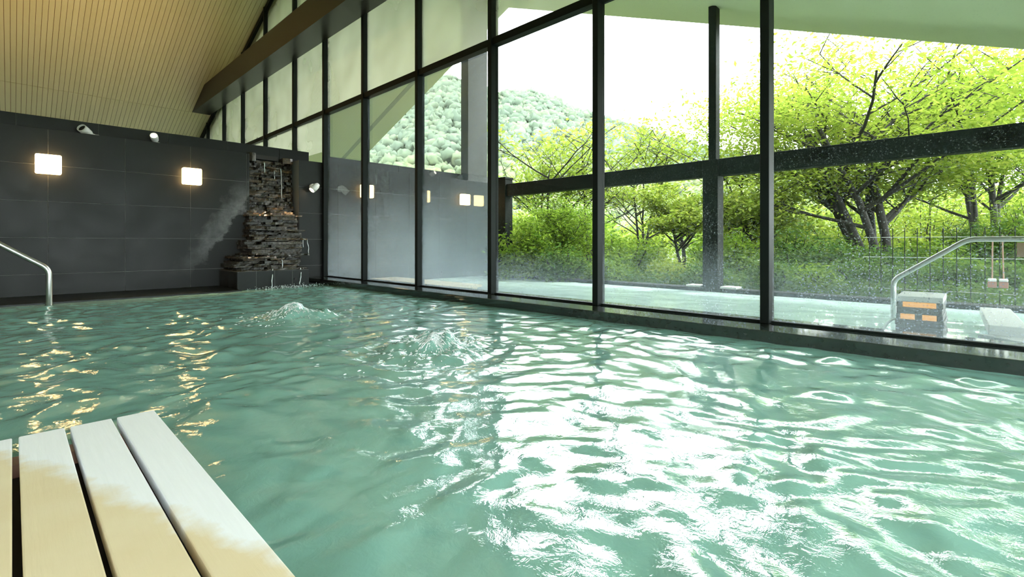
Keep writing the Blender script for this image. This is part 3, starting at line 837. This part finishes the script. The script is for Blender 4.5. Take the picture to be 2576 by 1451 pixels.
def tree(name, label, base, height, radius, n_leaf, leaf, mat, seed, stems=3, lean=(0, 0), clear=0.35, trunk_r=0.06, group=None, flat=0.6, slim=0.42, cat='tree', sigma=0.16):
    r = random.Random(seed); rng = np.random.default_rng(seed)
    bx, by = base; bz = -0.13
    t = thing(name, (bx, by, bz), label, cat, group)
    mb = MB(); tips = []
    def branch(p, d, length, rad, lvl):
        pts = [p]; q = p; dd = d
        n = 4 if lvl < 2 else 3
        for i in range(n):
            dd = (dd + Vector((r.uniform(-1,1), r.uniform(-1,1), r.uniform(-0.5,0.7)))*0.16).normalized()
            q = q + dd*(length/n); pts.append(q)
            if lvl >= 1 and i >= 1 or lvl >= 2: tips.append(q)
        rr = [rad*(1 - 0.55*i/n) for i in range(n+1)]
        mb.tube(pts, rr, 6 if lvl < 2 else 4, caps=False)
        if lvl >= 3: return
        k = {0: 6, 1: 4, 2: 3}[lvl]
        for i in range(k):
            u = r.uniform(0.3 if lvl == 0 else 0.25, 1.0)
            j = min(n-1, int(u*n)); o = pts[j].lerp(pts[j+1], u*n-j)
            a = r.uniform(0, 6.283)
            nd = (dd*0.45 + Vector((math.cos(a), math.sin(a), r.uniform(-0.05, 0.55)))*0.8).normalized()
            branch(o, nd, length*r.uniform(0.42, 0.68), rad*0.5, lvl+1)
    for s in range(stems):
        a = 6.283*s/stems + r.uniform(-0.5, 0.5)
        d = Vector((math.cos(a)*radius*0.42/height + lean[0], math.sin(a)*radius*0.42/height + lean[1], 1.0)).normalized()
        branch(Vector((bx+math.cos(a)*trunk_r*1.2, by+math.sin(a)*trunk_r*1.2, bz)), d, height*0.62, trunk_r*r.uniform(0.7, 1.0), 0)
    trunk = mb.build('trunk', M['bark'], t, smooth=True)
    T = np.array([tuple(p) for p in tips])
    T = T[T[:, 2] > bz + height*clear]
    # squash the crown into the wanted height and spread
    top = T[:, 2].max()
    c = np.array([bx + lean[0]*height*0.5, by + lean[1]*height*0.5])
    rad_now = np.percentile(np.hypot(T[:, 0]-c[0], T[:, 1]-c[1]), 95)
    extra = rng.random((len(T)//2, 3))
    P = T[rng.integers(0, len(T), n_leaf)]
    off = rng.normal(0, 1, (n_leaf, 3))*np.array([sigma, sigma, sigma*0.45])*radius**0.5
    P = P + off
    f = radius/rad_now
    P[:, :2] = c + (P[:, :2]-c)*min(1.3, max(0.7, f))
    P[:, 2] = np.minimum(P[:, 2], bz + height*1.02)
    P = P[(P[:, 0] > 7.45) | (P[:, 2] < 1.2)]            # nothing grows in under the eave
    V, F = leaf_mesh(P, leaf, rng, flat, slim)
    o = np_mesh('foliage', V - np.array([bx, by, bz]), F, mat, (bx, by, bz), t)
    o['kind'] = 'stuff'
    return t

def shrub(name, label, base, height, radius, n_leaf, leaf, mat, seed, group=None, slim=0.38, z0=0.0, flat=0.8):
    rng = np.random.default_rng(seed); r = random.Random(seed)
    bx, by = base; bz = -0.13
    t = thing(name, (bx, by, bz), label, 'shrub', group)
    mb = MB(); nb = 26
    C = []
    for k in range(nb):
        a = r.uniform(0, 6.283); q = radius*math.sqrt(r.random())*0.8
        hh = height*(1-0.45*(q/radius)**2)*r.uniform(0.45, 0.95)
        tip = Vector((bx+q*math.cos(a), by+q*math.sin(a), bz+max(z0, hh)))
        root = Vector((bx+q*0.2*math.cos(a), by+q*0.2*math.sin(a), bz))
        mid = root.lerp(tip, 0.5) + Vector((r.uniform(-.08,.08), r.uniform(-.08,.08), 0.05))
        mb.tube([root, mid, tip], [0.02*height**0.5, 0.013, 0.005], 5, caps=False)
        C += [tuple(tip), tuple(mid.lerp(tip, 0.55)), tuple(mid.lerp(tip, 0.2)), (tip.x, tip.y, bz+0.12*height), (mid.x, mid.y, bz+0.2*height)]
    mb.build('stems', M['bark'], t, smooth=True)
    C = np.array(C); C = C[C[:, 2] > bz+z0]
    P = C[rng.integers(0, len(C), n_leaf)] + rng.normal(0, 1, (n_leaf, 3))*np.array([0.2, 0.2, 0.13])*radius
    P[:, 2] = np.maximum(P[:, 2], bz+0.03)
    V, F = leaf_mesh(P, leaf, rng, flat, slim)
    o = np_mesh('foliage', V - np.array([bx, by, bz]), F, mat, (bx, by, bz), t); o['kind'] = 'stuff'
    return t

_rg = np.random.default_rng(77)
_n = 26000
_P = np.stack([6.66 + 2.6*_rg.random(_n)**1.3, -2.5 + 9.6*_rg.random(_n), -0.10 + 0.22*_rg.random(_n)**2], 1)
_V, _F = leaf_mesh(_P, 0.075, _rg, 0.9, 0.3)
tag(np_mesh('ground_cover', _V, _F, M['leaf_d'], (0, 0, 0)), 'low dark green ground cover behind the outdoor bath kerb', 'plants', kind='stuff')
gT = 'trees beyond the outdoor bath'; gS = 'shrubs along the outdoor bath'
tree('maple_tree', 'large spreading yellow-green maple with leaning dark trunks behind the right glass bay', ray(2215, 8.8), 5.0, 3.1, 46000, 0.092, M['leaf_y'], 3, stems=5, lean=(-0.10, 0.27), clear=0.16, trunk_r=0.095, group=gT)
tree('broadleaf_tree', 'bright green tree with upright trunk at the far right edge', ray(2480, 9.8), 5.0, 2.3, 32000, 0.088, M['leaf_g'], 4, stems=4, clear=0.16, trunk_r=0.075, group=gT)
tree('maple_tree', 'thin young maple with airy yellow crown above the rail beam, left of the middle mullion', ray(1375, 12.5), 4.0, 1.5, 4600, 0.11, M['leaf_y'], 11, stems=3, clear=0.42, trunk_r=0.05, group=gT, sigma=0.2)
tree('maple_tree', 'slender tall sapling rising just left of the middle mullion', ray(1478, 13.5), 4.45, 1.0, 2400, 0.11, M['leaf_y'], 12, stems=2, clear=0.42, trunk_r=0.05, group=gT, sigma=0.2)
tree('maple_tree', 'young maple with airy crown just right of the middle mullion', ray(1615, 12.8), 4.05, 1.35, 3700, 0.11, M['leaf_y'], 13, stems=3, lean=(0.0, -0.08), clear=0.42, trunk_r=0.05, group=gT, sigma=0.2)
tree('small_tree', 'low twin-trunked green tree left of the eave post', ray(1715, 9.0), 1.75, 0.80, 9000, 0.075, M['leaf_y'], 14, stems=2, clear=0.55, trunk_r=0.05, group=gT)
tree('bamboo_clump', 'dark green feathery bamboo clump in the middle-left glass bay', ray(1410, 9.6), 1.75, 0.85, 12000, 0.085, M['leaf_g'], 15, stems=6, clear=0.25, trunk_r=0.018, group=gT, slim=0.22)
tree('broadleaf_tree', 'green tree rising between the eave post and the right mullion', ray(1870, 10.2), 1.95, 1.0, 10000, 0.085, M['leaf_y'], 16, stems=3, clear=0.25, trunk_r=0.05, group=gT)
shrub('shrub', 'pale leafy shrub by the short end post', ray(1310, 8.9), 1.15, 0.62, 7000, 0.085, M['leaf_g'], 21, gS)
shrub('shrub', 'leafy shrub under the bamboo clump', ray(1420, 8.3), 0.72, 0.5, 5500, 0.07, M['leaf_d'], 22, gS)
shrub('shrub', 'round green shrub just right of the middle mullion', ray(1575, 8.6), 0.95, 0.7, 7500, 0.075, M['leaf_g'], 23, gS)
shrub('shrub', 'low yellow-green shrub left of the eave post base', ray(1690, 7.8), 0.42, 0.5, 4500, 0.055, M['leaf_y'], 24, gS)
shrub('shrub', 'dark green shrub right of the eave post', ray(1860, 8.2), 0.85, 0.6, 6500, 0.07, M['leaf_g'], 25, gS)
shrub('shrub', 'deep green shrub just right of the right mullion', ray(1990, 7.9), 0.95, 0.65, 8000, 0.075, M['leaf_d'], 26, gS)
shrub('shrub', 'dark shrub at the foot of the large maple', ray(2110, 7.7), 0.75, 0.6, 7500, 0.07, M['leaf_d'], 27, gS)
shrub('shrub', 'low leafy shrub behind the outdoor handrail foot', ray(2235, 7.6), 0.62, 0.5, 5500, 0.07, M['leaf_d'], 28, gS)
shrub('shrub', 'green shrub behind the wire fence under the sloping handrail', ray(2345, 7.9), 0.75, 0.6, 6500, 0.075, M['leaf_g'], 29, gS)
shrub('shrub', 'narrow-leaved dark shrub behind the hanging brushes', ray(2470, 8.2), 1.3, 0.8, 9000, 0.10, M['leaf_d'], 30, gS, slim=0.16)
shrub('shrub', 'narrow-leaved shrub behind the brown board', ray(2600, 8.0), 1.5, 0.8, 8000, 0.10, M['leaf_g'], 31, gS, slim=0.16)
for i, (px, d, h, m, lab) in enumerate(((1955, 6.6, 0.50, 'leaf_d', 'low dark shrub at the kerb right of the right mullion'), (2055, 6.3, 0.42, 'leaf_g', 'low fresh green shrub at the kerb below the large maple'),
        (2160, 6.1, 0.50, 'leaf_d', 'low dark shrub at the kerb left of the outdoor handrail'), (2300, 5.95, 0.40, 'leaf_d', 'low dark shrub behind the lantern spout'), (2420, 5.8, 0.48, 'leaf_d', 'low dark shrub behind the wire fence left of the brushes'), (2560, 5.7, 0.5, 'leaf_d', 'low dark shrub below the brown board'),
        (1530, 7.9, 0.42, 'leaf_g', 'low fresh green shrub at the kerb behind the middle mullion'), (1780, 7.1, 0.38, 'leaf_d', 'low dark shrub at the kerb behind the eave post'), (1345, 9.3, 0.45, 'leaf_d', 'low dark shrub at the kerb right of the end post'))):
    shrub('shrub', lab, ray(px, d), h, 0.42, 4200, 0.06, M[m], 60+i, gS)
tree('maple_tree', 'airy maple crown between the eave post and the right mullion', ray(1835, 10.8), 4.2, 1.2, 3400, 0.10, M['leaf_y'], 18, stems=2, lean=(0, 0.05), clear=0.5, trunk_r=0.04, group=gT, sigma=0.22)
gH = 'far bushes below the forested hill'
for i, (px, d, h, rad, m, lab) in enumerate(((1300, 15, 2.0, 1.4, 'leaf_y', 'far light green bush behind the end post'), (1460, 16, 2.1, 1.5, 'leaf_g', 'far green bush behind the middle mullion'),
        (1620, 17, 1.7, 1.5, 'leaf_y', 'far yellow-green bush behind the twin-trunked tree'), (1790, 15, 1.5, 1.4, 'leaf_g', 'far green bush behind the eave post'), (1960, 14, 2.4, 1.7, 'leaf_y', 'far yellow-green bush behind the right mullion'),
        (2130, 13, 2.9, 1.8, 'leaf_y', 'far bright bush behind the large maple trunks'), (2330, 13, 3.0, 1.8, 'leaf_y', 'far bright bush behind the sloping handrail'), (2540, 13, 3.0, 1.8, 'leaf_y', 'far bright bush at the right edge of the view'))):
    shrub('bush', lab, ray(px, d), h, rad, 6500, 0.13, M[m], 40+i, gH)

# ------------------------------------------------------------------ forested hill
RP = [(500, 380), (800, 330), (950, 262), (1070, 205), (1130, 188), (1190, 205), (1256, 229), (1330, 232), (1400, 248), (1470, 280), (1600, 320), (1700, 350), (1780, 374), (1900, 402), (2050, 430), (2300, 470), (2576, 490), (2900, 510)]
rpx = np.array([p[0] for p in RP], float); rpy = np.array([p[1] for p in RP], float)
D0, D1 = 42.0, 150.0
def hill_pt(px, v):
    """v 0..1 from the foot to the ridge"""
    y = np.interp(px, rpx, rpy)
    zr = CAM_H + (612-y)/1219*D1
    d = D0 + (D1-D0)*v
    t = (px-1288)/1219
    z = -0.3 + zr*np.clip(v, 0, 1)**1.15
    z = np.where(v > 1, zr - (v-1)*40, z)
    return d*(0.718+0.696*t), d*(0.696-0.718*t), z
pxs = np.linspace(450, 2900, 60); vs_ = np.linspace(0, 1.3, 24)
A, B = np.meshgrid(pxs, vs_, indexing='ij')
X, Y, Z = hill_pt(A, B)
Z = Z + (value_noise(X+500, Y+500, 51, 0.07)-0.5)*3*np.clip(B*4, 0, 1)*(B < 0.95) - 1.2
nx, ny = X.shape; idx = np.arange(nx*ny).reshape(nx, ny)
F = np.stack([idx[:-1,:-1], idx[1:,:-1], idx[1:,1:], idx[:-1,1:]], -1).reshape(-1, 4)
hl = np_mesh('hill', np.stack([X, Y, Z], -1).reshape(-1, 3), F, M['hill'], smooth=True)
tag(hl, kind='structure')
# crowns covering the hill
def ico():
    import bmesh
    bm = bmesh.new(); bmesh.ops.create_icosphere(bm, subdivisions=2, radius=1)
    v = np.array([tuple(p.co) for p in bm.verts]); f = np.array([[q.index for q in p.verts] for p in bm.faces]); bm.free(); return v, f
iv, if_ = ico()
NT_ = 8500
cp = RNG.uniform(860, 2600, NT_); cv = RNG.random(NT_)**0.7
cx, cy, cz = hill_pt(cp, cv*0.985)
rr = RNG.uniform(0.7, 1.4, NT_)*(0.7+0.5*cv)
disp = 1 + 0.24*RNG.standard_normal((NT_, len(iv)))
Vc = iv[None]*disp[..., None]*rr[:, None, None] + np.stack([cx, cy, cz - 0.5 + RNG.normal(0, 0.5, NT_)], -1)[:, None]
Fc = if_[None] + (np.arange(NT_)*len(iv))[:, None, None]
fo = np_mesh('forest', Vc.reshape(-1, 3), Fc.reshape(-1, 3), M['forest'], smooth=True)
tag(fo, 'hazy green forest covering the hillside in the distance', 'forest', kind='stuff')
